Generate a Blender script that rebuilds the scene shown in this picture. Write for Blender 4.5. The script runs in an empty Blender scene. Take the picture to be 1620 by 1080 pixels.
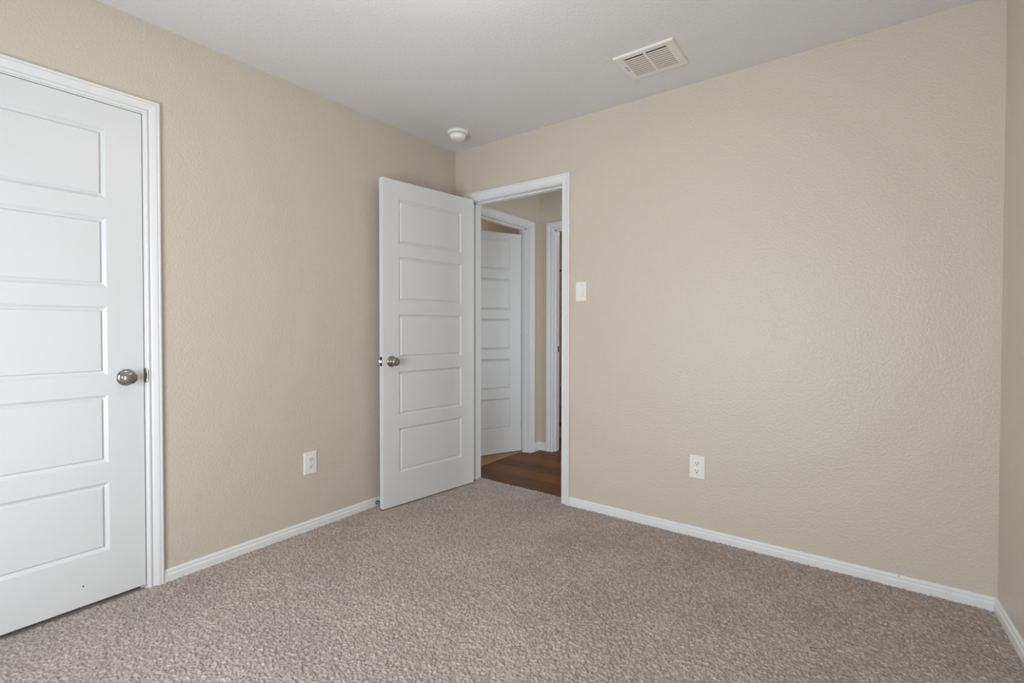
import bpy, bmesh, math, random
import numpy as np
from mathutils import Vector, Matrix

S = bpy.context.scene
C = S.collection

# ------------------------------------------------------------------ camera
cam_d = bpy.data.cameras.new('camera')
cam = bpy.data.objects.new('camera', cam_d)
C.objects.link(cam)
S.camera = cam
F_PX = 772.288
YAW, PIT, ROLL = 0.6486, -0.0154, 0.0006
fwd = Vector((-math.sin(YAW) * math.cos(PIT), math.cos(YAW) * math.cos(PIT), math.sin(PIT)))
rgt = Vector((math.cos(YAW), math.sin(YAW), 0))
upv = rgt.cross(fwd)
r2 = rgt * math.cos(ROLL) + upv * math.sin(ROLL)
u2 = -rgt * math.sin(ROLL) + upv * math.cos(ROLL)
M = Matrix((r2, u2, -fwd)).transposed().to_4x4()
M.translation = Vector((2.4774, -2.7428, 1.1295))
cam.matrix_world = M
cam_d.sensor_fit = 'HORIZONTAL'
cam_d.sensor_width = 36.0
cam_d.lens = F_PX * 36.0 / 1620.0
cam_d.shift_x = 22.61 / 1620.0
cam_d.shift_y = -9.63 / 1620.0
cam_d.clip_start = 0.02

# ------------------------------------------------------------------ view, world, daylight
S.view_settings.view_transform = 'Standard'
S.view_settings.look = 'None'
S.view_settings.exposure = 0.0
S.view_settings.gamma = 1.0
S.view_settings.use_curve_mapping = False

W = bpy.data.worlds.new('daylight')
S.world = W
W.use_nodes = True
W.node_tree.nodes['Background'].inputs[0].default_value = (0.80, 0.90, 1.0, 1)
W.node_tree.nodes['Background'].inputs[1].default_value = 1.2

REAR = -3.55                       # rear wall, behind the camera
WX0, WX1, WZ0, WZ1 = 0.85, 2.20, 0.35, 1.62   # the window in it


def area(name, loc, rot, sx, sy, watts, col):
    l = bpy.data.lights.new(name, 'AREA')
    l.shape = 'RECTANGLE'
    l.size, l.size_y = sx, sy
    l.energy = watts
    l.color = col
    o = bpy.data.objects.new(name, l)
    o.location = loc
    o.rotation_euler = rot
    C.objects.link(o)
    return o


area('window_daylight', ((WX0 + WX1) / 2, REAR - 0.015, (WZ0 + WZ1) / 2), (math.radians(90), 0, 0),
     1.27, 1.20, 57.0, (0.86, 0.94, 1.0))
area('hall_daylight', (2.78, 0.62, 1.05), (math.radians(90), 0, math.radians(90)), 0.9, 1.7, 25.0, (0.90, 0.965, 1.0))

# ------------------------------------------------------------------ sizes
HC = 2.442                         # ceiling height
WR = 2.900                         # right end of the back wall
TILT = -0.0467                     # the right wall runs slightly outwards
T = 0.115                          # wall thickness
HZ = -0.015                        # hall floor level
HX = 0.022                         # hall left wall plane
HY = 1.142                         # hall end wall plane


# ------------------------------------------------------------------ helpers
def mat(name):
    m = bpy.data.materials.new(name)
    m.use_nodes = True
    nt = m.node_tree
    return m, nt, nt.nodes['Principled BSDF']


def N(nt, kind, **kw):
    n = nt.nodes.new(kind)
    for k, v in kw.items():
        if k in n.inputs:
            n.inputs[k].default_value = v
        else:
            setattr(n, k, v)
    return n


def plain(name, col, rough=0.5, metal=0.0, spec=None):
    m, nt, b = mat(name)
    b.inputs['Base Color'].default_value = (*col, 1)
    b.inputs['Roughness'].default_value = rough
    b.inputs['Metallic'].default_value = metal
    if spec is not None:
        b.inputs['Specular IOR Level'].default_value = spec
    return m


def srgb(r, g, b):
    f = lambda c: (c / 255) / 12.92 if c / 255 <= 0.04045 else ((c / 255 + 0.055) / 1.055) ** 2.4
    return (f(r), f(g), f(b))


def textured_paint(name, col, rough, scale, strength, lo=0.42, hi=0.62, dist=0.002, spec=0.5):
    """Roller / orange peel texture: soft flattened blobs in the bump."""
    m, nt, b = mat(name)
    tc = N(nt, 'ShaderNodeTexCoord')
    n1 = N(nt, 'ShaderNodeTexNoise', Scale=scale, Detail=2.0, Roughness=0.55)
    nt.links.new(tc.outputs['Object'], n1.inputs['Vector'])
    rmp = N(nt, 'ShaderNodeValToRGB')
    rmp.color_ramp.interpolation = 'EASE'
    rmp.color_ramp.elements[0].position = lo
    rmp.color_ramp.elements[1].position = hi
    nt.links.new(n1.outputs['Fac'], rmp.inputs['Fac'])
    n2 = N(nt, 'ShaderNodeTexNoise', Scale=scale * 3.3, Detail=2.0)
    nt.links.new(tc.outputs['Object'], n2.inputs['Vector'])
    mix = N(nt, 'ShaderNodeMath', operation='MULTIPLY_ADD')
    mix.inputs[1].default_value = 0.34
    nt.links.new(n2.outputs['Fac'], mix.inputs[0])
    nt.links.new(rmp.outputs['Color'], mix.inputs[2])
    bp = N(nt, 'ShaderNodeBump', Strength=strength, Distance=dist)
    nt.links.new(mix.outputs[0], bp.inputs['Height'])
    nt.links.new(bp.outputs['Normal'], b.inputs['Normal'])
    n3 = N(nt, 'ShaderNodeTexNoise', Scale=1.3, Detail=3.0)
    nt.links.new(tc.outputs['Object'], n3.inputs['Vector'])
    mc = N(nt, 'ShaderNodeMix', data_type='RGBA')
    mc.inputs[6].default_value = (*[c * 0.975 for c in col], 1)
    mc.inputs[7].default_value = (*[min(1, c * 1.025) for c in col], 1)
    nt.links.new(n3.outputs['Fac'], mc.inputs[0])
    nt.links.new(mc.outputs[2], b.inputs['Base Color'])
    b.inputs['Roughness'].default_value = rough
    b.inputs['Specular IOR Level'].default_value = spec
    return m


def carpet(name, c1, c2):
    m, nt, b = mat(name)
    tc = N(nt, 'ShaderNodeTexCoord')
    v = N(nt, 'ShaderNodeTexVoronoi', Scale=115.0)
    nt.links.new(tc.outputs['Object'], v.inputs['Vector'])
    n = N(nt, 'ShaderNodeTexNoise', Scale=260.0, Detail=2.0)
    nt.links.new(tc.outputs['Object'], n.inputs['Vector'])
    sep = N(nt, 'ShaderNodeSeparateColor')
    nt.links.new(v.outputs['Color'], sep.inputs['Color'])
    ad = N(nt, 'ShaderNodeMath', operation='MULTIPLY_ADD')
    ad.inputs[1].default_value = 0.5
    nt.links.new(n.outputs['Fac'], ad.inputs[0])
    h = N(nt, 'ShaderNodeMath', operation='MULTIPLY')
    h.inputs[1].default_value = 0.5
    nt.links.new(sep.outputs[0], h.inputs[0])
    nt.links.new(h.outputs[0], ad.inputs[2])
    mc = N(nt, 'ShaderNodeMix', data_type='RGBA')
    mc.inputs[6].default_value = (*c1, 1)
    mc.inputs[7].default_value = (*c2, 1)
    nt.links.new(ad.outputs[0], mc.inputs[0])
    big = N(nt, 'ShaderNodeTexNoise', Scale=2.6, Detail=4.0, Roughness=0.6)
    nt.links.new(tc.outputs['Object'], big.inputs['Vector'])
    mr = N(nt, 'ShaderNodeMapRange')
    mr.inputs['From Min'].default_value = 0.3
    mr.inputs['From Max'].default_value = 0.7
    mr.inputs['To Min'].default_value = 0.90
    mr.inputs['To Max'].default_value = 1.08
    nt.links.new(big.outputs['Fac'], mr.inputs['Value'])
    mv = N(nt, 'ShaderNodeVectorMath', operation='SCALE')
    nt.links.new(mc.outputs[2], mv.inputs[0])
    nt.links.new(mr.outputs[0], mv.inputs['Scale'])
    nt.links.new(mv.outputs[0], b.inputs['Base Color'])
    bp = N(nt, 'ShaderNodeBump', Strength=0.6, Distance=0.003)
    nt.links.new(n.outputs['Fac'], bp.inputs['Height'])
    nt.links.new(bp.outputs['Normal'], b.inputs['Normal'])
    b.inputs['Roughness'].default_value = 1.0
    b.inputs['Specular IOR Level'].default_value = 0.05
    b.inputs['Sheen Weight'].default_value = 0.15
    return m


def planks(name):
    m, nt, b = mat(name)
    tc = N(nt, 'ShaderNodeTexCoord')
    br = N(nt, 'ShaderNodeTexBrick', Scale=1.0)
    br.offset = 0.37
    br.inputs['Brick Width'].default_value = 1.22
    br.inputs['Row Height'].default_value = 0.178
    br.inputs['Mortar Size'].default_value = 0.0012
    br.inputs['Mortar Smooth'].default_value = 0.2
    br.inputs['Bias'].default_value = 0.0
    br.inputs['Color1'].default_value = (*srgb(96, 56, 24), 1)
    br.inputs['Color2'].default_value = (*srgb(124, 77, 38), 1)
    br.inputs['Mortar'].default_value = (*srgb(48, 30, 18), 1)
    nt.links.new(tc.outputs['Object'], br.inputs['Vector'])
    mp = N(nt, 'ShaderNodeMapping')
    mp.inputs['Scale'].default_value = (1.6, 22.0, 1.0)
    nt.links.new(tc.outputs['Object'], mp.inputs['Vector'])
    gr = N(nt, 'ShaderNodeTexNoise', Scale=2.2, Detail=6.0, Roughness=0.62, Distortion=0.6)
    nt.links.new(mp.outputs[0], gr.inputs['Vector'])
    mr = N(nt, 'ShaderNodeMapRange')
    mr.inputs['From Min'].default_value = 0.3
    mr.inputs['From Max'].default_value = 0.72
    mr.inputs['To Min'].default_value = 0.62
    mr.inputs['To Max'].default_value = 1.35
    nt.links.new(gr.outputs['Fac'], mr.inputs['Value'])
    mv = N(nt, 'ShaderNodeVectorMath', operation='SCALE')
    nt.links.new(br.outputs['Color'], mv.inputs[0])
    nt.links.new(mr.outputs[0], mv.inputs['Scale'])
    nt.links.new(mv.outputs[0], b.inputs['Base Color'])
    bp = N(nt, 'ShaderNodeBump', Strength=0.25, Distance=0.001)
    nt.links.new(gr.outputs['Fac'], bp.inputs['Height'])
    nt.links.new(bp.outputs['Normal'], b.inputs['Normal'])
    b.inputs['Roughness'].default_value = 0.45
    b.inputs['Specular IOR Level'].default_value = 0.18
    return m


def nickel_mat(name):
    m, nt, b = mat(name)
    tc = N(nt, 'ShaderNodeTexCoord')
    n = N(nt, 'ShaderNodeTexNoise', Scale=300.0, Detail=2.0)
    nt.links.new(tc.outputs['Object'], n.inputs['Vector'])
    mr = N(nt, 'ShaderNodeMapRange')
    mr.inputs['To Min'].default_value = 0.15
    mr.inputs['To Max'].default_value = 0.22
    nt.links.new(n.outputs['Fac'], mr.inputs['Value'])
    nt.links.new(mr.outputs[0], b.inputs['Roughness'])
    b.inputs['Base Color'].default_value = (0.37, 0.36, 0.345, 1)
    b.inputs['Metallic'].default_value = 1.0
    return m


def lit(name, col, strength):
    m, nt, b = mat(name)
    b.inputs['Base Color'].default_value = (0.9, 0.9, 0.88, 1)
    b.inputs['Emission Color'].default_value = (*col, 1)
    b.inputs['Emission Strength'].default_value = strength
    return m


def pane_mat(name):
    m, nt, b = mat(name)
    tr = N(nt, 'ShaderNodeBsdfTransparent')
    gl = N(nt, 'ShaderNodeBsdfGlossy', Roughness=0.0)
    fr = N(nt, 'ShaderNodeFresnel', IOR=1.45)
    mx = N(nt, 'ShaderNodeMixShader')
    nt.links.new(fr.outputs[0], mx.inputs[0])
    nt.links.new(tr.outputs[0], mx.inputs[1])
    nt.links.new(gl.outputs[0], mx.inputs[2])
    nt.links.new(mx.outputs[0], nt.nodes['Material Output'].inputs['Surface'])
    return m


BEIGE = srgb(205, 195, 180)
WALL = textured_paint('beige_wall_paint', BEIGE, 0.38, 90.0, 0.31, spec=0.5)
CEIL = textured_paint('white_ceiling_paint', srgb(226, 225, 226), 0.75, 75.0, 0.22)
TRIM = plain('white_semigloss_trim', srgb(228, 228, 228), 0.32)
DOORW = plain('white_door_paint', srgb(221, 221, 222), 0.36)
PLASTIC = plain('white_plastic', srgb(236, 232, 226), 0.35)
DETPLASTIC = plain('detector_plastic', srgb(240, 240, 236), 0.4)
VENTW = plain('vent_enamel', srgb(232, 230, 224), 0.4)
SLATM = plain('louver_enamel', srgb(224, 216, 204), 0.45)
DARK = plain('dark_recess', (0.012, 0.011, 0.010), 0.8)
NICKEL = nickel_mat('satin_nickel')
STEEL = plain('spring_steel', (0.42, 0.42, 0.42), 0.3, 1.0)
CARPET = carpet('taupe_carpet', srgb(130, 118, 113), srgb(206, 193, 186))
TANCARPET = carpet('tan_carpet', srgb(150, 112, 78), srgb(192, 150, 108))
WOOD = planks('brown_vinyl_planks')
TUBW = plain('tub_acrylic', srgb(214, 200, 184), 0.25)
SURR = plain('surround_acrylic', srgb(212, 196, 172), 0.3)
BRONZE = plain('dark_bronze', (0.06, 0.045, 0.035), 0.35, 1.0)
GLASS = pane_mat('window_glass')
NICKEL_DARKREFL = plain('dark_reflection_nickel', (0.10, 0.095, 0.09), 0.4, 1.0)  # nickel with a dark reflection put into its base colour
BULB = lit('lamp_diffuser', (1.0, 0.90, 0.76), 2.0)
RUBBER = plain('white_rubber', srgb(225, 225, 222), 0.6)


def link(name, bm, material, parent=None, smooth=False, angle=None):
    bmesh.ops.recalc_face_normals(bm, faces=bm.faces[:])
    me = bpy.data.meshes.new(name)
    bm.to_mesh(me)
    bm.free()
    me.materials.append(material)
    if smooth:
        for p in me.polygons:
            p.use_smooth = True
        if angle is not None:
            me.set_sharp_from_angle(angle=math.radians(angle))
    o = bpy.data.objects.new(name, me)
    C.objects.link(o)
    if parent is not None:
        o.parent = parent
    return o


def tag(o, label, cat, group=None, kind=None):
    o['label'] = label
    o['category'] = cat
    if group:
        o['group'] = group
    if kind:
        o['kind'] = kind
    return o


def struct(o, label, cat):
    return tag(o, label, cat, kind='structure')


def empty(name, loc=(0, 0, 0), rz=0.0):
    o = bpy.data.objects.new(name, None)
    o.empty_display_size = 0.05
    o.location = loc
    o.rotation_euler = (0, 0, rz)
    C.objects.link(o)
    return o


def box(bm, x0, x1, y0, y1, z0, z1):
    v = [bm.verts.new(p) for p in ((x0, y0, z0), (x1, y0, z0), (x1, y1, z0), (x0, y1, z0),
                                   (x0, y0, z1), (x1, y0, z1), (x1, y1, z1), (x0, y1, z1))]
    for f in ((0, 3, 2, 1), (4, 5, 6, 7), (0, 1, 5, 4), (1, 2, 6, 5), (2, 3, 7, 6), (3, 0, 4, 7)):
        bm.faces.new([v[i] for i in f])
    return v


def boxes(*bs):
    bm = bmesh.new()
    for b in bs:
        box(bm, *b)
    return bm


def bevel_all(bm, w, seg=2):
    bmesh.ops.bevel(bm, geom=bm.edges[:], offset=w, segments=seg, affect='EDGES', profile=0.5)
    return bm


def prism(bm, pts, axis_fn, h0, h1):
    """Extrude a closed outline of (a, b) points from h0 to h1; axis_fn(a, b, h) gives xyz."""
    lo = [bm.verts.new(axis_fn(a, b, h0)) for a, b in pts]
    hi = [bm.verts.new(axis_fn(a, b, h1)) for a, b in pts]
    n = len(pts)
    bm.faces.new(lo)
    bm.faces.new(list(reversed(hi)))
    for i in range(n):
        j = (i + 1) % n
        bm.faces.new([lo[i], hi[i], hi[j], lo[j]])


def lathe(profile, origin=(0, 0, 0), axis='z', n=40):
    """profile: (radius, height along axis)."""
    bm = bmesh.new()
    rings = []
    ox, oy, oz = origin

    def P(a, b, h):
        return {'z': (ox + a, oy + b, oz + h), 'x': (ox + h, oy + a, oz + b), 'y': (ox + a, oy + h, oz + b)}[axis]
    for r, h in profile:
        if r < 1e-6:
            rings.append([bm.verts.new(P(0, 0, h))])
        else:
            rings.append([bm.verts.new(P(r * math.cos(2 * math.pi * i / n), r * math.sin(2 * math.pi * i / n), h)) for i in range(n)])
    for A, B in zip(rings, rings[1:]):
        for i in range(n):
            j = (i + 1) % n
            if len(A) == 1 and len(B) == 1:
                continue
            if len(A) == 1:
                bm.faces.new([A[0], B[i], B[j]])
            elif len(B) == 1:
                bm.faces.new([A[i], A[j], B[0]])
            else:
                bm.faces.new([A[i], A[j], B[j], B[i]])
    return bm


def tube(bm, pts, r, n=8):
    rings = []
    for k, p in enumerate(pts):
        p = Vector(p)
        a = Vector(pts[max(0, k - 1)])
        b = Vector(pts[min(len(pts) - 1, k + 1)])
        t = (b - a).normalized()
        ref = Vector((0, 0, 1)) if abs(t.z) < 0.9 else Vector((1, 0, 0))
        s = t.cross(ref).normalized()
        q = s.cross(t)
        rings.append([bm.verts.new(p + r * (math.cos(2 * math.pi * i / n) * s + math.sin(2 * math.pi * i / n) * q)) for i in range(n)])
    for A, B in zip(rings, rings[1:]):
        for i in range(n):
            bm.faces.new([A[i], A[(i + 1) % n], B[(i + 1) % n], B[i]])
    bm.faces.new(rings[0])
    bm.faces.new(list(reversed(rings[-1])))


# ------------------------------------------------------------------ trim builders
CAS = [(0.0, 0.0), (0.0, 0.0060), (0.0012, 0.0082), (0.0040, 0.0100), (0.0080, 0.0104), (0.0115, 0.0092),
       (0.0140, 0.0062), (0.0160, 0.0048), (0.0185, 0.0056), (0.0220, 0.0086), (0.0290, 0.0112), (0.0370, 0.0134),
       (0.0425, 0.0142), (0.0432, 0.0118), (0.0446, 0.0118), (0.0452, 0.0150), (0.0480, 0.0162), (0.0520, 0.0164),
       (0.0552, 0.0150), (0.0570, 0.0120), (0.0570, 0.0)]
BASE = [(0.012, -0.022), (0.012, 0.0285), (0.0112, 0.0325), (0.0085, 0.0355), (0.0072, 0.0375), (0.0080, 0.0400),
        (0.0088, 0.0430), (0.0080, 0.0480), (0.0055, 0.0525), (0.0030, 0.0545), (0.0, 0.0550), (0.0, -0.022)]


def casing(name, mp, u0, u1, zt, zb, parent=None, scale=1.0):
    """U-shaped mitred door casing; mp(u, z, h) maps to the room; u0, u1, zt are the inner edges."""
    bm = bmesh.new()
    st = [[], [], [], []]
    for d, h in CAS:
        d *= scale
        st[0].append(bm.verts.new(mp(u0 - d, zb, h)))
        st[1].append(bm.verts.new(mp(u0 - d, zt + d, h)))
        st[2].append(bm.verts.new(mp(u1 + d, zt + d, h)))
        st[3].append(bm.verts.new(mp(u1 + d, zb, h)))
    n = len(CAS)
    for A, B in zip(st, st[1:]):
        for i in range(n):
            j = (i + 1) % n
            bm.faces.new([A[i], A[j], B[j], B[i]])
    bm.faces.new(st[0])
    bm.faces.new(list(reversed(st[3])))
    return link(name, bm, TRIM, parent)


def baseboard(name, runs, label):
    """runs: ((x0, y0), (x1, y1), (nx, ny), m0, m1): a moulding from one point to the other standing off along n;
    m0 / m1 = +1 pulls that end back by the thickness (an inside mitre)."""
    bm = bmesh.new()
    for a, b, nrm, m0, m1 in runs:
        a, b, nv = Vector(a), Vector(b), Vector(nrm)
        t = (b - a).normalized()
        A, B = [], []
        for d, z in BASE:
            pa = a + nv * d + t * (d * m0)
            pb = b + nv * d - t * (d * m1)
            A.append(bm.verts.new((pa.x, pa.y, z)))
            B.append(bm.verts.new((pb.x, pb.y, z)))
        n = len(BASE)
        for i in range(n):
            j = (i + 1) % n
            bm.faces.new([A[i], A[j], B[j], B[i]])
        bm.faces.new(A)
        bm.faces.new(list(reversed(B)))
    return struct(link(name, bm, TRIM), label, 'baseboard')


# ------------------------------------------------------------------ doors
PANELS = [(0.216, 0.496), (0.576, 0.854), (0.936, 1.215), (1.295, 1.576), (1.656, 1.935)]
RINGS = [(0.0, 0.0), (0.0010, 0.0016), (0.0050, 0.0042), (0.0100, 0.0078), (0.0140, 0.0098), (0.0155, 0.0098), (0.0190, 0.0042),
         (0.0215, 0.0022)]


def door_slab(w, z0, z1, stile, dz=0.0, t=0.035):
    """Five-panel moulded slab. Local x runs 0..w, faces at y = 0 (front, looking to -y) and y = t."""
    bm = bmesh.new()
    ps = [(a + dz, b + dz) for a, b in PANELS]
    xs = [0, stile, w - stile, w]
    zs = [z0]
    for a, b in ps:
        zs += [a, b]
    zs.append(z1)
    for side in (0, 1):
        def P(x, z, d):
            return (x, d if side == 0 else t - d, z)
        grid = [[bm.verts.new(P(x, z, 0)) for x in xs] for z in zs]
        for i in range(len(zs) - 1):
            for j in range(3):
                if j == 1 and i % 2 == 1:
                    x0, x1, a, b = xs[1], xs[2], zs[i], zs[i + 1]
                    prev = [grid[i][1], grid[i][2], grid[i + 1][2], grid[i + 1][1]]
                    for o, d in RINGS[1:]:
                        cur = [bm.verts.new(P(*q, d)) for q in ((x0 + o, a + o), (x1 - o, a + o), (x1 - o, b - o), (x0 + o, b - o))]
                        for k in range(4):
                            l = (k + 1) % 4
                            bm.faces.new([prev[k], prev[l], cur[l], cur[k]])
                        prev = cur
                    bm.faces.new(prev)
                else:
                    bm.faces.new([grid[i][j], grid[i][j + 1], grid[i + 1][j + 1], grid[i + 1][j]])
        if side == 0:
            g0 = grid
        else:
            g1 = grid
    loop0 = [g0[0][j] for j in range(4)] + [g0[i][3] for i in range(1, len(zs))] + [g0[-1][j] for j in (2, 1, 0)] + [g0[i][0] for i in range(len(zs) - 2, 0, -1)]
    loop1 = [g1[0][j] for j in range(4)] + [g1[i][3] for i in range(1, len(zs))] + [g1[-1][j] for j in (2, 1, 0)] + [g1[i][0] for i in range(len(zs) - 2, 0, -1)]
    n = len(loop0)
    for i in range(n):
        j = (i + 1) % n
        bm.faces.new([loop0[i], loop0[j], loop1[j], loop1[i]])
    bmesh.ops.recalc_face_normals(bm, faces=bm.faces[:])
    rim = [e for e in bm.edges if len(e.link_faces) == 2 and e.calc_face_angle(0) > 1.2
           and all(min(abs(v.co.x), abs(v.co.x - w)) < 1e-6 or min(abs(v.co.z - z0), abs(v.co.z - z1)) < 1e-6 for v in e.verts)]
    bmesh.ops.bevel(bm, geom=rim, offset=0.0016, segments=2, affect='EDGES', profile=0.5)
    return bm


KNOB = [(0.0, 0.0), (0.0325, 0.0), (0.0330, 0.002), (0.0322, 0.0045), (0.0285, 0.0075), (0.0225, 0.0098), (0.0150, 0.0112),
        (0.0118, 0.0150), (0.0112, 0.0220), (0.0125, 0.0270), (0.0175, 0.0320), (0.0228, 0.0385), (0.0258, 0.0455),
        (0.0262, 0.0500), (0.0252, 0.0535), (0.0232, 0.0560), (0.0190, 0.0590), (0.0120, 0.0612), (0.0, 0.0620)]


def add_knob(parent, x, z, y, sgn, bedroom=True):
    """Round passage knob on a door face at local (x, y, z); sgn = -1 points to -y, +1 to +y."""
    k = link('door_knob', lathe([(r, h * sgn) for r, h in KNOB], axis='y', n=48), NICKEL, parent, True, 40)
    k.location = (x, y, z)
    k['label'] = 'round satin nickel knob'
    ros = link('rosette', lathe([(0.0, 0.0), (0.0345, 0.0), (0.0345, 0.0014 * sgn), (0.0, 0.0016 * sgn)], axis='y', n=48), NICKEL, k, True, 30)
    return k


def hinge(parent, pts):
    """Butt hinge: knuckle barrel and leaf, in the parent's coordinates; pts = (x, y, z)."""
    for (x, y, z) in pts:
        bm = lathe([(0.0, -0.045), (0.0055, -0.045), (0.0055, -0.016), (0.0050, -0.0155), (0.0055, -0.015), (0.0055, 0.015),
                    (0.0050, 0.0155), (0.0055, 0.016), (0.0055, 0.045), (0.0, 0.045)], (x, y, z), 'z', 14)
        o = link('hinge', bm, NICKEL, parent, True, 40)
        o['label'] = 'satin nickel butt hinge'
        leaf = boxes((x + 0.002, x + 0.0042, y + 0.004, y + 0.036, z - 0.0445, z + 0.0445))
        link('hinge_leaf', leaf, NICKEL, o)


# ================================================================== THE SETTING
# walls of the bedroom ------------------------------------------------
CL_B, CL_A = -1.9877, -2.7557      # clear opening of the closet door (y)
CL_T = 2.0415
DW_A, DW_B, DW_T = 0.152, 0.913, 2.048   # clear opening of the bedroom doorway (x)
J = 0.018                           # jamb thickness

yR = REAR
xR_far = WR + TILT * yR             # right wall at the rear
wl = boxes((-T, 0, yR - T, CL_A - J, -0.05, HC), (-T, 0, CL_B + J, 0.0, -0.05, HC), (-T, 0, CL_A - J, CL_B + J, CL_T + J, HC))
struct(link('wall_left', wl, WALL), 'beige textured wall with the closet door, left of the open door', 'wall')
wb = boxes((-T, DW_A - J, 0, T, -0.05, HC), (DW_B + J, WR + 0.3, 0, T, -0.05, HC), (DW_A - J, DW_B + J, 0, T, DW_T + J, HC))
struct(link('wall_back', wb, WALL), 'beige textured wall with the doorway and the light switch', 'wall')
bm = bmesh.new()
pts = [(WR, 0.0), (WR + T, 0.0), (xR_far + T, yR), (xR_far, yR)]
prism(bm, pts, lambda a, b, h: (a, b, h), -0.05, HC)
struct(link('wall_right', bm, WALL), 'beige wall at the right edge of the photo', 'wall')
wr = boxes((-T, WX0, yR - T, yR, -0.05, HC), (WX1, xR_far + T, yR - T, yR, -0.05, HC),
           (WX0, WX1, yR - T, yR, -0.05, WZ0), (WX0, WX1, yR - T, yR, WZ1, HC))
struct(link('wall_rear', wr, WALL), 'beige wall with the window, behind the camera', 'wall')
struct(link('ceiling', boxes((-T, xR_far + 0.115, yR - T, T, HC, HC + 0.1)), CEIL), 'white textured bedroom ceiling with smoke detector and air vent', 'ceiling')


# carpet: one mesh of tufts ------------------------------------------
def tuft_floor(x0, x1, y0, y1, step, seed, zbase, edge_y=None):
    rng = np.random.default_rng(seed)
    nx = int((x1 - x0) / step) + 1
    ny = int((y1 - y0) / step) + 1
    gx, gy = np.meshgrid(np.linspace(x0, x1, nx), np.linspace(y0, y1, ny))
    c = 0.0074
    ncx = int((x1 - x0) / c) + 4
    ncy = int((y1 - y0) / c) + 4
    jx = rng.random((ncy, ncx)) * 0.9 + 0.05
    jy = rng.random((ncy, ncx)) * 0.9 + 0.05
    th = rng.normal(0.0, 1.0, (ncy, ncx))
    ang = rng.random((ncy, ncx)) * np.pi
    U = (gx - x0) / c + 1
    V = (gy - y0) / c + 1
    iu = np.floor(U).astype(int)
    iv = np.floor(V).astype(int)
    best = np.full(U.shape, -9.0)
    for dv in (-1, 0, 1):
        for du in (-1, 0, 1):
            a = np.clip(iu + du, 0, ncx - 1)
            b = np.clip(iv + dv, 0, ncy - 1)
            ex = U - (a + jx[b, a])
            ey = V - (b + jy[b, a])
            co, si = np.cos(ang[b, a]), np.sin(ang[b, a])
            lx = (ex * co + ey * si) / 1.18
            ly = (-ex * si + ey * co) / 0.72
            best = np.maximum(best, 1.0 - (lx * lx + ly * ly) * 0.9 + 0.22 * th[b, a])
    h = np.clip(best, -1.3, 1.4)
    z = zbase + 0.0068 * h + rng.normal(0, 0.0004, h.shape)
    co = np.stack([gx, gy, z], -1).reshape(-1, 3)
    idx = np.arange(nx * ny).reshape(ny, nx)
    q = np.stack([idx[:-1, :-1], idx[:-1, 1:], idx[1:, 1:], idx[1:, :-1]], -1).reshape(-1, 4)
    return co, q


def carpet_mesh(name, patches, quads, material):
    cos, qs, off = [], [], 0
    for co, q in patches:
        cos.append(co)
        qs.append(q + off)
        off += len(co)
    for (x0, x1, y0, y1, z) in quads:
        cos.append(np.array([(x0, y0, z), (x1, y0, z), (x1, y1, z), (x0, y1, z)], float))
        qs.append(np.array([[0, 1, 2, 3]]) + off)
        off += 4
    co = np.concatenate(cos).astype(np.float32)
    q = np.concatenate(qs).astype(np.int32)
    me = bpy.data.meshes.new(name)
    me.vertices.add(len(co))
    me.vertices.foreach_set('co', co.ravel())
    me.loops.add(q.size)
    me.loops.foreach_set('vertex_index', q.ravel())
    me.polygons.add(len(q))
    me.polygons.foreach_set('loop_start', np.arange(0, q.size, 4, dtype=np.int32))
    me.polygons.foreach_set('loop_total', np.full(len(q), 4, dtype=np.int32))
    me.polygons.foreach_set('use_smooth', np.ones(len(q), dtype=bool))
    me.update(calc_edges=True)
    me.materials.append(material)
    o = bpy.data.objects.new(name, me)
    C.objects.link(o)
    return o


patch_room = tuft_floor(0.0, 3.02, -2.75, 0.0, 0.0027, 3, -0.004)
patch_door = tuft_floor(DW_A - 0.0, DW_B + 0.0, 0.0, 0.096, 0.0027, 5, -0.004)
fl = carpet_mesh('floor', [patch_room, patch_door],
                 [(-0.01, xR_far + 0.1, yR, -2.75, -0.003), (-0.72, 0.0, -2.92, -1.78, -0.006), (DW_A, DW_B, 0.0, 0.10, -0.010)], CARPET)
struct(fl, 'taupe looped carpet covering the bedroom floor', 'carpet')

# baseboards ----------------------------------------------------------
baseboard('baseboard_left', [((0, CL_B + 0.062), (0, 0), (1, 0), 0, 1), ((0, yR), (0, CL_A - 0.062), (1, 0), 1, 0)],
          'white moulded baseboard along the left wall behind the open door')
bb = baseboard('baseboard_back', [((0, 0), (DW_A - 0.062, 0), (0, -1), 1, 0), ((DW_B + 0.062, 0), (WR, 0), (0, -1), 0, 1)],
               'white moulded baseboard right of the doorway below the beige wall')
for px, pz in ((1.655, 0.0505), (2.595, 0.0505)):
    s = link('nail_hole', lathe([(0, 0), (0.0022, 0), (0.0022, -0.0012), (0, -0.0014)], (px, -0.0062, pz), 'y', 12), DARK, bb)
    s['label'] = 'dark nail hole in the top edge'
tl = math.hypot(1, TILT)
nR = (-1 / tl, TILT / tl)
baseboard('baseboard_right', [((xR_far, yR), (WR, 0), nR, 1, 1)], 'white moulded baseboard in the lower right corner')
baseboard('baseboard_rear', [((0, yR), (xR_far, yR), (0, 1), 1, 1)], 'white moulded baseboard behind the camera')


# closet door ---------------------------------------------------------
def left_map(u, z, h):
    return (h, u, z)


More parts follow.
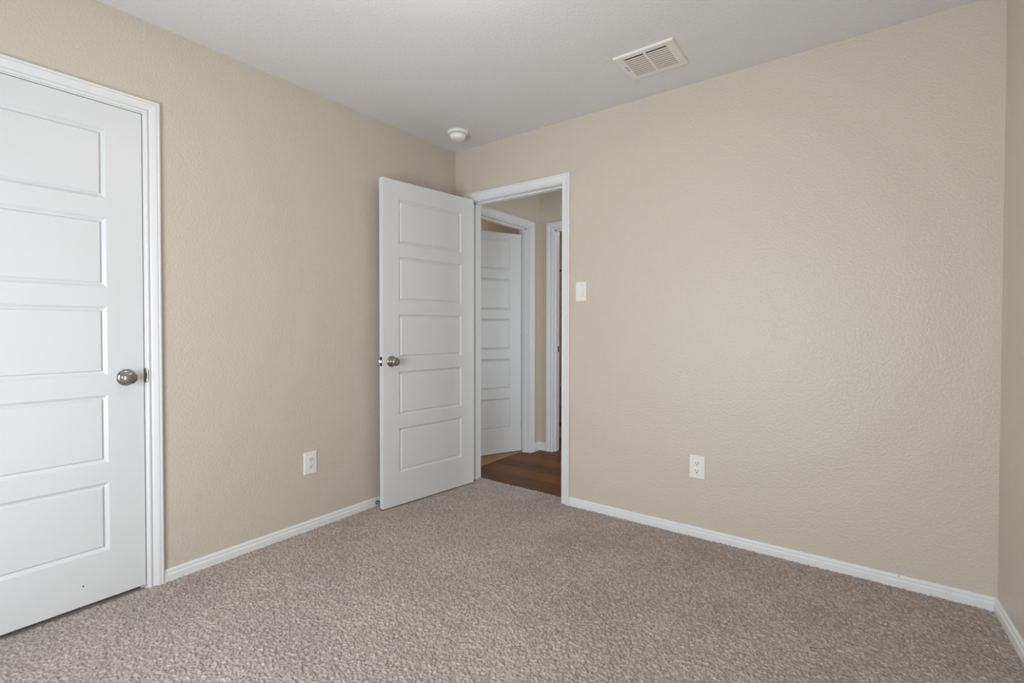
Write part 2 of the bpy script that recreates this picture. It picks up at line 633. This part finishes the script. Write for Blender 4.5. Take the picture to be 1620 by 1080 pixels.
t1 = struct(casing('trim_1', left_map, CL_A - 0.005, CL_B + 0.005, CL_T + 0.005, -0.02), 'white moulded casing around the closed closet door', 'door casing')
link('jamb', boxes((-T, -0.0002, CL_B, CL_B + J, -0.02, CL_T + J), (-T, -0.0002, CL_A - J, CL_A, -0.02, CL_T + J), (-T, -0.0002, CL_A, CL_B, CL_T, CL_T + J)), TRIM, t1)
link('door_stop', boxes((-0.075, -0.0415, CL_B - 0.011, CL_B, -0.02, CL_T), (-0.075, -0.0415, CL_A, CL_A + 0.011, -0.02, CL_T),
                        (-0.075, -0.0415, CL_A, CL_B, CL_T - 0.011, CL_T)), TRIM, t1)
# curved lip of the strike plate, wrapping over the jamb edge
bm = bmesh.new()
prof = [(-0.022, CL_B - 0.0006), (-0.004, CL_B - 0.0006), (0.002, CL_B - 0.0002), (0.0065, CL_B + 0.0022), (0.0098, CL_B + 0.0062), (0.0118, CL_B + 0.0098)]
zz = [0.894, 0.8975, 0.9045, 0.9245, 0.9445, 0.9515, 0.955]
ext = [0.55, 0.80, 0.97, 1.0, 0.97, 0.80, 0.55]
G = []
for z, e in zip(zz, ext):
    row = []
    for k, (x, y) in enumerate(prof):
        if k > 2:
            x2 = prof[2][0] + (x - prof[2][0]) * e
            y2 = prof[2][1] + (y - prof[2][1]) * e
        else:
            x2, y2 = x, y
        row.append(bm.verts.new((x2, y2, z)))
    G.append(row)
for A, B in zip(G, G[1:]):
    for i in range(len(prof) - 1):
        bm.faces.new([A[i], A[i + 1], B[i + 1], B[i]])
sp = link('strike_plate', bm, NICKEL, t1, True)
sp.modifiers.new('thick', 'SOLIDIFY').thickness = 0.0014
sp['label'] = 'satin nickel strike plate lip'

# door_1: local x = distance from the hinge edge, front (y=0) faces the room
CW = 0.762
d1 = link('door_1', door_slab(CW, 0.0198, 2.0390, 0.1255), DOORW)
d1.matrix_world = Matrix(((0, -1, 0, -0.0015), (1, 0, 0, -1.9907 - CW), (0, 0, 1, 0), (0, 0, 0, 1)))
struct(d1, 'closed white five-panel closet door with nickel knob, at the left edge', 'door')
add_knob(d1, CW - 0.063, 0.921, 0.0, -1)
lb = link('latch_bolt', boxes((CW - 0.010, CW + 0.006, 0.012, 0.026, 0.912, 0.934)), NICKEL, d1)
sc = link('scuff_mark', lathe([(0, 0), (0.0028, 0), (0.0024, -0.0004), (0, -0.0005)], (CW - 0.212, 0.0, 0.100), 'y', 12), DARK, d1)
sc['label'] = 'small dark scuff mark'
hinge(d1, [(-0.004, -0.005, z) for z in (0.25, 1.05, 1.82)])

# closet behind the door (dark shell)
struct(link('wall_closet', boxes((-0.80, -0.72, -3.0, -1.7, -0.05, HC), (-0.72, -T, -3.0, -2.92, -0.05, HC), (-0.72, -T, -1.78, -1.7, -0.05, HC),
                                 (-0.80, -T, -3.0, -1.7, HC, HC + 0.08), (-0.80, -T, -3.0, -1.7, -0.12, -0.05)), WALL), 'closet walls hidden behind the closed door', 'wall')


# bedroom doorway -----------------------------------------------------
def back_map(u, z, h):
    return (u, -h, z)


t2 = struct(casing('trim_2', back_map, DW_A - 0.005, DW_B + 0.005, DW_T + 0.005, -0.02), 'white moulded casing and jamb around the open bedroom doorway', 'door casing')
link('jamb', boxes((DW_A - J, DW_A, 0.0002, T, -0.03, DW_T + J), (DW_B, DW_B + J, 0.0002, T, -0.03, DW_T + J), (DW_A, DW_B, 0.0002, T, DW_T, DW_T + J)), TRIM, t2)
stop = boxes((DW_A, DW_A + 0.011, 0.040, 0.074, -0.02, DW_T), (DW_B - 0.011, DW_B, 0.040, 0.074, -0.02, DW_T), (DW_A, DW_B, 0.040, 0.074, DW_T - 0.011, DW_T))
link('door_stop', stop, TRIM, t2)
hc = casing('casing', lambda u, z, h: (u, T + h, z), DW_A - 0.005, DW_B + 0.005, DW_T + 0.005, -0.02, t2)

# door_2, swung open a little past square, its hall face towards the camera
DWID = 0.760
Hx, Hy = 0.206, -0.035              # hinge-end corner of the visible face
ux, uy = (0.113 - 0.206), (-0.788 + 0.035)
ln = math.hypot(ux, uy)
ux, uy = ux / ln, uy / ln
# local x -> (ux, uy); local y (into the slab, away from the visible face) -> (uy, -ux)
d2 = link('door_2', door_slab(DWID, 0.010, 2.050, 0.119), DOORW)
d2.matrix_world = Matrix(((ux, uy, 0, Hx), (uy, -ux, 0, Hy), (0, 0, 1, 0), (0, 0, 0, 1)))
struct(d2, 'open white five-panel bedroom door swung in against the left wall', 'door')
add_knob(d2, DWID - 0.064, 0.921, 0.0, -1)
add_knob(d2, DWID - 0.064, 0.921, 0.035, 1)
lp = boxes((DWID - 0.0006, DWID + 0.0010, 0.0055, 0.0295, 0.8935, 0.9505))
lp = link('latch_plate', lp, NICKEL_DARKREFL, d2)
lp['label'] = 'nickel latch plate in the door edge'
bm = bmesh.new()
prism(bm, [(0.0, 0.0105), (0.011, 0.0215), (0.011, 0.0245), (0.0, 0.0245)], lambda a, b, h: (DWID + 0.001 + a, b, h), 0.9165, 0.9285)
link('latch_bolt', bm, NICKEL, lp)
for z in (0.24, 1.03, 1.84):
    lf = link('hinge', boxes((-0.0022, 0.0004, 0.004, 0.034, z - 0.0445, z + 0.0445)), NICKEL, d2)
    lf['label'] = 'satin nickel butt hinge'
    link('hinge_knuckle', lathe([(0, -0.0445), (0.0055, -0.0445), (0.0055, 0.0445), (0, 0.0445)], (-0.0062, 0.0385, z), 'z', 14), NICKEL, lf, True, 40)

# ------------------------------------------------------------------ hall beyond the doorway
HCAS = 1.10                         # hall casings read a little wider
HD_B = 0.980                        # far clear edge of the hall side door (y)
HD_A = HD_B - 0.766
HD_T = 2.030
hl = boxes((HX - T, HX, T, HD_A - J, -0.08, HC), (HX - T, HX, HD_B + J, HY + T, -0.08, HC), (HX - T, HX, HD_A - J, HD_B + J, HD_T + J, HC))
struct(link('wall_hall_left', hl, WALL), 'beige hall wall around the door that stands ajar', 'wall')
ED_A, ED_B, ED_T = 0.172, 0.890, 2.028
he = boxes((HX, ED_A - J, HY, HY + T, -0.08, HC), (ED_B + J, 2.6, HY, HY + T, -0.08, HC), (ED_A - J, ED_B + J, HY, HY + T, ED_T + J, HC))
struct(link('wall_hall_end', he, WALL), 'beige wall at the far side of the hall', 'wall')
struct(link('wall_hall_right', boxes((2.5, 2.6, T, 0.25, -0.08, HC), (2.5, 2.6, 1.0, HY, -0.08, HC), (2.5, 2.6, 0.25, 1.0, -0.08, 0.2), (2.5, 2.6, 0.25, 1.0, 1.9, HC)), WALL), 'beige wall at the right end of the hall', 'wall')
struct(link('ceiling_hall', boxes((-2.4, 2.6, T, 3.4, HC, HC + 0.1)), CEIL), 'white hall ceiling beyond the doorway', 'ceiling')
struct(link('floor_hall', boxes((HX - 0.082, 2.6, 0.094, HY + T + 0.06, HZ - 0.05, HZ)), WOOD), 'brown wood plank floor of the hall beyond the doorway', 'wood floor')

t3 = struct(casing('trim_3', lambda u, z, h: (HX + h, u, z), HD_A - 0.005, HD_B + 0.005, HD_T + 0.005, HZ, None, HCAS), 'white casing and jamb around the ajar hall door', 'door casing')
link('jamb', boxes((HX - T, HX - 0.0002, HD_B, HD_B + J, HZ - 0.01, HD_T + J), (HX - T, HX - 0.0002, HD_A - J, HD_A, HZ - 0.01, HD_T + J), (HX - T, HX - 0.0002, HD_A, HD_B, HD_T, HD_T + J)), TRIM, t3)
sx0, sx1 = HX - T + 0.040, HX - T + 0.074
link('door_stop', boxes((sx0, sx1, HD_B - 0.011, HD_B, HZ, HD_T), (sx0, sx1, HD_A, HD_A + 0.011, HZ, HD_T), (sx0, sx1, HD_A, HD_B, HD_T - 0.011, HD_T)), TRIM, t3)

t4 = struct(casing('trim_4', lambda u, z, h: (u, HY - h, z), ED_A - 0.005, ED_B + 0.005, ED_T + 0.005, HZ, None, HCAS), 'white casing and jamb of the bathroom doorway at the hall end', 'door casing')
link('jamb', boxes((ED_A - J, ED_A, HY + 0.0002, HY + T, HZ - 0.01, ED_T + J), (ED_B, ED_B + J, HY + 0.0002, HY + T, HZ - 0.01, ED_T + J), (ED_A, ED_B, HY + 0.0002, HY + T, ED_T, ED_T + J)), TRIM, t4)
link('door_stop', boxes((ED_A, ED_A + 0.011, HY + 0.036, HY + 0.070, HZ, ED_T), (ED_B - 0.011, ED_B, HY + 0.036, HY + 0.070, HZ, ED_T), (ED_A, ED_B, HY + 0.036, HY + 0.070, ED_T - 0.011, ED_T)), TRIM, t4)
s4 = link('strike_plate', boxes((ED_A - 0.0002, ED_A + 0.0012, HY + 0.078, HY + 0.106, 0.905, 0.960)), BRONZE, t4)
s4['label'] = 'dark strike plate in the jamb'


def hall_base(name, runs, label):
    o = baseboard(name, runs, label)
    o.location.z = HZ + 0.022
    return o


hall_base('baseboard_hall', [((HX, HD_B + 0.005 + 0.0627), (HX, HY), (1, 0), 0, 1), ((HX, HY), (ED_A - 0.005 - 0.0627, HY), (0, -1), 1, 0)],
          'short white baseboard pieces meeting in the hall corner')

# door_3 stands ajar into the next room
ANG = math.radians(24.5)
vx, vy = -math.sin(ANG), -math.cos(ANG)          # hinge -> free edge
d3 = link('door_3', door_slab(0.760, -0.002, 1.985, 0.119, -0.004), DOORW)
# visible (hall) face is local y = 0; local +y points into the next room: (vy, -vx) turned outwards
d3.matrix_world = Matrix(((vx, vy, 0, -0.066), (vy, -vx, 0, 0.974), (0, 0, 1, 0), (0, 0, 0, 1)))
struct(d3, 'white five-panel hall door standing ajar, seen through the doorway', 'door')
add_knob(d3, 0.760 - 0.064, 0.915, 0.0, -1)
add_knob(d3, 0.760 - 0.064, 0.915, 0.035, 1)
for z in (0.24, 1.03, 1.80):
    lf = link('hinge', boxes((-0.0030, 0.0004, 0.003, 0.034, z - 0.0445, z + 0.0445)), NICKEL, d3)
    lf['label'] = 'satin nickel butt hinge'

# the room behind it
struct(link('floor_next_room', boxes((-2.4, HX - 0.082, T, 2.2, -0.08, -0.008)), TANCARPET), 'tan carpet of the next room under the ajar door', 'carpet')
struct(link('wall_next_room', boxes((-2.5, -2.4, T, 2.2, -0.08, HC), (-2.5, HX - T, HY + 0.30, HY + 0.40, -0.08, HC), (-2.5, HX - T, T - 0.10, T, -0.08, HC)), WALL),
       'beige wall of the next room above the ajar door', 'wall')

# ------------------------------------------------------------------ bathroom sliver
struct(link('floor_bathroom', boxes((-1.0, 1.5, HY + T + 0.06, 3.4, HZ - 0.05, HZ - 0.001)), WOOD), 'dark plank floor of the bathroom', 'wood floor')
struct(link('wall_bathroom', boxes((-1.0, -0.76, HY + 0.40, 3.3, -0.08, HC), (-1.0, 1.5, 3.2, 3.3, -0.08, HC), (1.4, 1.5, HY + T, 3.2, -0.08, HC)), WALL),
       'beige bathroom wall above the tub, seen through the hall end doorway', 'wall')
tub = empty('bathtub', (0.0, 2.40, HZ))
tag(tub, 'tan bathtub seen through the narrow bathroom doorway', 'bathtub')
TX0, TX1, TY = -0.755, 0.765, 0.78
bm = bmesh.new()
prism(bm, [(0.03, 0.0), (0.03, 0.055), (0.018, 0.065), (0.012, 0.40), (0.018, 0.415), (0.035, 0.415), (0.035, 0.0)], lambda a, b, h: (h, a, b), TX0, TX1)
link('apron', bm, TUBW, tub)
bm = bmesh.new()
out = [(TX0, 0.0), (TX1, 0.0), (TX1, TY), (TX0, TY)]
inn = [(TX0 + 0.09, 0.08), (TX1 - 0.09, 0.08), (TX1 - 0.09, TY - 0.06), (TX0 + 0.09, TY - 0.06)]
bot = [(TX0 + 0.16, 0.15), (TX1 - 0.22, 0.15), (TX1 - 0.22, TY - 0.13), (TX0 + 0.16, TY - 0.13)]
loops = [[bm.verts.new((x, y, z)) for x, y in L] for L, z in ((out, 0.415), (out, 0.450), (inn, 0.450), (inn, 0.435), (bot, 0.10))]
for A, B in zip(loops, loops[1:]):
    for i in range(4):
        bm.faces.new([A[i], A[(i + 1) % 4], B[(i + 1) % 4], B[i]])
bm.faces.new(loops[-1])
link('basin', bm, TUBW, tub)
sr = struct(link('trim_surround', boxes((-0.76, -0.748, 2.40, 3.2, 0.436, 1.80), (-0.748, 0.77, 3.188, 3.2, 0.436, 1.80)), SURR), 'tan shower surround panels above the tub', 'shower surround')
sh = empty('shower_head', (-0.76, 2.80, 1.86))
tag(sh, 'small dark shower head on the bathroom wall above the tub', 'shower head')
bm = bmesh.new()
tube(bm, [(0.004, 0, 0), (0.05, 0, 0.012), (0.10, 0, 0.0), (0.13, 0, -0.035)], 0.009, 10)
link('shower_arm', bm, BRONZE, sh, True, 40)
link('escutcheon', lathe([(0, 0), (0.03, 0), (0.026, 0.008), (0, 0.010)], (0, 0, 0), 'x', 24), BRONZE, sh, True, 40)
hd = link('spray_head', lathe([(0, 0.0), (0.010, 0.0), (0.014, -0.02), (0.036, -0.045), (0.036, -0.055), (0, -0.057)], (0, 0, 0), 'z', 24), BRONZE, sh, True, 40)
hd.location = (0.135, 0, -0.035)
hd.rotation_euler = (0, math.radians(-30), 0)


# ------------------------------------------------------------------ lamps outside the frame (hall, next room; bedroom and bath added as fill)
def flush_lamp(x, y, label, watts, col, z=HC):
    e = empty('ceiling_lamp', (x, y, z))
    tag(e, label, 'ceiling lamp')
    link('lamp_base', lathe([(0, 0), (0.16, 0), (0.16, -0.02), (0.15, -0.03), (0, -0.03)], (0, 0, 0), 'z', 40), NICKEL, e, True, 40)
    link('lamp_shade', lathe([(0.148, -0.03), (0.145, -0.05), (0.12, -0.08), (0.07, -0.10), (0, -0.107)], (0, 0, 0), 'z', 40), BULB, e, True)
    l = bpy.data.lights.new('lamp_light', 'POINT')
    l.energy = watts
    l.color = col
    l.shadow_soft_size = 0.10
    lo = bpy.data.objects.new('lamp_light', l)
    lo.location = (0, 0, -0.22)
    lo.parent = e
    C.objects.link(lo)


flush_lamp(1.48, -1.65, 'round fill lamp added on the bedroom ceiling, above and out of the photo', 6.0, (1.0, 0.95, 0.88))  # unseen fill lamp, added to brighten the open door and left corner
flush_lamp(1.15, 0.62, 'round hall ceiling lamp, out of the photo behind the back wall', 0.4, (1.0, 0.93, 0.84))
flush_lamp(-1.7, 1.05, 'round ceiling lamp of the next room, out of the photo', 8.0, (1.0, 0.90, 0.76))
flush_lamp(0.35, 1.95, 'round fill lamp added on the bathroom ceiling, out of the photo', 6.0, (1.0, 0.90, 0.76))  # unseen lamp added to light the closed bathroom

# ------------------------------------------------------------------ window behind the camera
def rear_window(name, x0, x1, label):
    wn = empty(name, ((x0 + x1) / 2, REAR - T / 2, WZ0))
    struct(wn, label, 'window')
    w2 = (x1 - x0) / 2
    hh = WZ1 - WZ0
    fr = boxes((-w2, -w2 + 0.05, -0.03, 0.03, 0, hh), (w2 - 0.05, w2, -0.03, 0.03, 0, hh), (-w2 + 0.05, w2 - 0.05, -0.03, 0.03, 0, 0.05),
               (-w2 + 0.05, w2 - 0.05, -0.03, 0.03, hh - 0.05, hh), (-w2 + 0.05, w2 - 0.05, -0.02, 0.02, hh / 2 - 0.02, hh / 2 + 0.02))
    link('window_frame', fr, TRIM, wn)
    link('window_pane', boxes((-w2 + 0.05, w2 - 0.05, -0.004, 0.0, 0.05, hh / 2 - 0.02)), GLASS, wn)
    link('window_pane', boxes((-w2 + 0.05, w2 - 0.05, -0.004, 0.0, hh / 2 + 0.02, hh - 0.05)), GLASS, wn)
    link('window_sill', bevel_all(boxes((-w2 - 0.03, w2 + 0.03, T / 2 - 0.06, T / 2 + 0.03, -0.018, 0.0)), 0.003), TRIM, wn)


rear_window('window_1', WX0, WX1, 'white bedroom window behind the camera')

wn2 = empty('window_2', (2.55, 0.625, 0.2))
struct(wn2, 'white window at the right end of the hall, out of the photo', 'window')
link('window_frame', boxes((-0.03, 0.03, -0.375, -0.335, 0, 1.7), (-0.03, 0.03, 0.335, 0.375, 0, 1.7), (-0.03, 0.03, -0.335, 0.335, 0, 0.04), (-0.03, 0.03, -0.335, 0.335, 1.66, 1.7)), TRIM, wn2)
link('window_pane', boxes((-0.002, 0.002, -0.335, 0.335, 0.04, 1.66)), GLASS, wn2)

# ================================================================== THINGS IN THE ROOM
# wall plates ---------------------------------------------------------
def plate(parent, w=0.074, h=0.119):
    """Wall plate in local x (width), z (height); front towards -y."""
    bm = bmesh.new()
    rings = []
    for ins, d in ((0, 0.0), (0, -0.0030), (0.0015, -0.0048), (0.0045, -0.0060)):
        rings.append([bm.verts.new((sx * (w / 2 - ins), d, sz * (h / 2 - ins))) for sx, sz in ((-1, -1), (1, -1), (1, 1), (-1, 1))])
    for A, B in zip(rings, rings[1:]):
        for i in range(4):
            bm.faces.new([A[i], A[(i + 1) % 4], B[(i + 1) % 4], B[i]])
    bm.faces.new(rings[0])
    bm.faces.new(rings[-1])
    return link('cover_plate', bm, PLASTIC, parent)


def screw(parent, z, y=-0.0060):
    s = link('screw', lathe([(0, 0), (0.0034, 0), (0.0030, -0.0010), (0, -0.0014)], (0, y, z), 'y', 16), PLASTIC, parent, True, 30)
    link('screw_slot', boxes((-0.0028, 0.0028, y - 0.0016, y - 0.0009, z - 0.0005, z + 0.0005)), DARK, s)


def outlet(loc, rz, label):
    e = empty('wall_outlet', loc, rz)
    tag(e, label, 'outlet', 'duplex wall outlets')
    p = plate(e, 0.079, 0.1235)
    for cz in (0.0200, -0.0200):
        bm = bmesh.new()
        pts = []
        for k in range(40):
            a = 2 * math.pi * k / 40
            x, z = 0.0178 * math.cos(a), 0.0178 * math.sin(a)
            pts.append((x, max(-0.0142, min(0.0142, z))))
        prism(bm, pts, lambda a, b, h: (a, h, cz + b), -0.0055, -0.0082)
        r = link('receptacle', bm, PLASTIC, e)
        y0, y1 = -0.0088, -0.0080
        bm = boxes((-0.0078, -0.0056, y0, y1, cz + 0.0005, cz + 0.0085), (0.0054, 0.0078, y0, y1, cz - 0.0005, cz + 0.0085))
        link('slots', bm, DARK, r)
        link('ground_hole', lathe([(0, 0), (0.0030, 0), (0.0030, -0.0007), (0, -0.0007)], (0, -0.0080, cz - 0.0072), 'y', 16), DARK, r)
    screw(e, 0.0)
    return e


outlet((0.0, -1.210, 0.3755), math.radians(90), 'white duplex outlet low on the left wall, between closet and open door')
outlet((1.7515, 0.0, 0.3795), 0.0, 'white duplex outlet low on the back wall, right of the doorway')

e = empty('light_switch', (1.0515, 0.0, 1.3565))
tag(e, 'white rocker light switch on the wall just right of the doorway', 'light switch')
plate(e, 0.073, 0.120)
bm = bmesh.new()
fr = [(-0.0168, -0.0335), (0.0168, -0.0335), (0.0168, 0.0335), (-0.0168, 0.0335)]
prism(bm, fr, lambda a, b, h: (a, h, b), -0.0040, -0.0064)
link('switch_frame', bm, SLATM, e)
bm = bmesh.new()
prism(bm, [(-0.0066, 0.0318), (-0.0078, 0.0312), (-0.0088, 0.0), (-0.0124, -0.0308), (-0.0112, -0.0318), (-0.0064, -0.0318)], lambda a, b, h: (h, a, b), -0.0150, 0.0150)
link('rocker', bm, PLASTIC, e)
screw(e, 0.0485)
screw(e, -0.0485)

# smoke detector ------------------------------------------------------
e = empty('smoke_detector', (0.272, -0.276, HC))
tag(e, 'round white smoke detector on the ceiling near the corner', 'smoke detector')
link('mounting_ring', lathe([(0, 0), (0.070, 0), (0.0715, -0.003), (0.0700, -0.0075), (0.0640, -0.0125), (0.0560, -0.0150), (0.0, -0.0150)], n=64), DETPLASTIC, e, True, 40)
link('vent_gap', lathe([(0.0, -0.0150), (0.0485, -0.0150), (0.0485, -0.0200), (0, -0.0200)], n=64), DARK, e, True, 40)
body = lathe([(0.0, -0.0190), (0.0535, -0.0190), (0.0550, -0.0205), (0.0545, -0.0320), (0.0515, -0.0420), (0.0460, -0.0490), (0.0380, -0.0530), (0.0250, -0.0548), (0.0, -0.0552)], n=64)
bd = link('detector_body', body, DETPLASTIC, e, True, 50)
link('test_button', lathe([(0.0, -0.0545), (0.0090, -0.0548), (0.0088, -0.0565), (0.0, -0.0568)], (0.012, -0.014, 0), n=24), DETPLASTIC, bd, True, 40)
a = math.radians(-48)
bm = bmesh.new()
box(bm, 0.0540, 0.0562, -0.0022, 0.0022, -0.0300, -0.0195)
lt = link('seam_tab', bm, SLATM, bd)
lt.rotation_euler = (0, 0, a)
for k in range(6):
    rb = link('rib', boxes((0.0470, 0.0540, -0.0016, 0.0016, -0.0195, -0.0145)), DETPLASTIC, e)
    rb.rotation_euler = (0, 0, math.radians(60 * k + 12))

# ceiling air vent ----------------------------------------------------
VX0, VX1, VY0, VY1 = 1.4725, 1.7620, -0.4935, -0.2330
vw, vd = VX1 - VX0, VY1 - VY0
e = empty('ceiling_vent', ((VX0 + VX1) / 2, (VY0 + VY1) / 2, HC))
tag(e, 'white louvered air vent on the ceiling above the back wall', 'air vent')
bx0, bx1 = -vw / 2 + 0.043, vw / 2 - 0.040
by0, by1 = -vd / 2 + 0.032, vd / 2 - 0.032
cb = 0.0065                         # half width of the centre bar
zf = -0.0085
bm = bmesh.new()
# outer rim sloping down to the face
o0 = [(-vw / 2, -vd / 2), (vw / 2, -vd / 2), (vw / 2, vd / 2), (-vw / 2, vd / 2)]
L = []
for ins, z in ((0.0, 0.0), (0.0, -0.0035), (0.004, zf + 0.001), (0.007, zf)):
    L.append([bm.verts.new((x - math.copysign(ins, x), y - math.copysign(ins, y), z)) for x, y in o0])
for A, B in zip(L, L[1:]):
    for i in range(4):
        bm.faces.new([A[i], A[(i + 1) % 4], B[(i + 1) % 4], B[i]])
xs = [-vw / 2 + 0.007, bx0, -cb, cb, bx1, vw / 2 - 0.007]
ys = [-vd / 2 + 0.007, by0, by1, vd / 2 - 0.007]
for i in range(5):
    for j in range(3):
        if j == 1 and i in (1, 3):
            continue
        f = [bm.verts.new((x, y, zf)) for x, y in ((xs[i], ys[j]), (xs[i + 1], ys[j]), (xs[i + 1], ys[j + 1]), (xs[i], ys[j + 1]))]
        bm.faces.new(f)
for (x0, x1) in ((bx0, -cb), (cb, bx1)):    # inner returns of the two openings
    for (xa, ya), (xb, yb) in (((x0, by0), (x1, by0)), ((x1, by0), (x1, by1)), ((x1, by1), (x0, by1)), ((x0, by1), (x0, by0))):
        bm.faces.new([bm.verts.new(p) for p in ((xa, ya, zf), (xb, yb, zf), (xb, yb, 0.004), (xa, ya, 0.004))])
bmesh.ops.remove_doubles(bm, verts=bm.verts[:], dist=1e-5)
frm = link('vent_frame', bm, VENTW, e)
link('duct', boxes((bx0 - 0.01, bx1 + 0.01, by0 - 0.01, by1 + 0.01, -0.0012, -0.0004)), DARK, e)
NS = 10
pitch = (by1 - by0) / (NS + 0.5)
for (x0, x1) in ((bx0, -cb), (cb, bx1)):
    bm = bmesh.new()
    for k in range(NS):
        yc = by0 + pitch * (k + 1.0)
        # curved blade: upper edge towards +y, face looking to -y and down
        pr = []
        for s in range(6):
            f = s / 5
            pr.append((yc - 0.0053 + 0.0106 * f, -0.0074 - 0.0017 * f ** 1.4))
        outl = pr + [(a, b + 0.0008) for a, b in reversed(pr)]
        prism(bm, outl, lambda a, b, h: (h, a, b), x0 + 0.0006, x1 - 0.0006)
    link('louver_bank', bm, SLATM, e)
lv = boxes((-vw / 2 + 0.026, -vw / 2 + 0.0290, -0.030, 0.018, zf - 0.0006, zf + 0.0006))
lv = link('damper_slot', lv, DARK, e)
link('damper_lever', boxes((-vw / 2 + 0.0262, -vw / 2 + 0.0288, -0.012, 0.000, zf - 0.006, zf)), VENTW, lv)
for sx in (-1, 1):
    link('screw', lathe([(0, 0), (0.0038, 0), (0.0030, -0.0014), (0, -0.0018)], (sx * (vw / 2 - 0.017), 0.045 if sx < 0 else 0.012, zf), 'z', 16), VENTW, e, True, 40)

# spring door stop on the baseboard behind the open door --------------
e = empty('spring_door_stop', (0.012, -0.757, 0.027))
tag(e, 'metal spring door stop on the baseboard behind the open door', 'door stop')
link('mounting_cup', lathe([(0, 0), (0.012, 0), (0.012, 0.003), (0.008, 0.006), (0, 0.006)], (0, 0, 0), 'x', 24), STEEL, e, True, 40)
bm = bmesh.new()
turns, nseg = 7, 16
pts = []
for k in range(turns * nseg + 1):
    a = 2 * math.pi * k / nseg
    f = k / (turns * nseg)
    r = 0.0095 - 0.0025 * f
    pts.append((0.005 + 0.036 * f, r * math.cos(a), r * math.sin(a)))
tube(bm, pts, 0.0013, 7)
link('coil', bm, STEEL, e, True)
link('bumper', lathe([(0, 0.040), (0.006, 0.040), (0.0075, 0.042), (0.0075, 0.049), (0.005, 0.052), (0, 0.052)], (0, 0, 0), 'x', 24), RUBBER, e, True, 40)
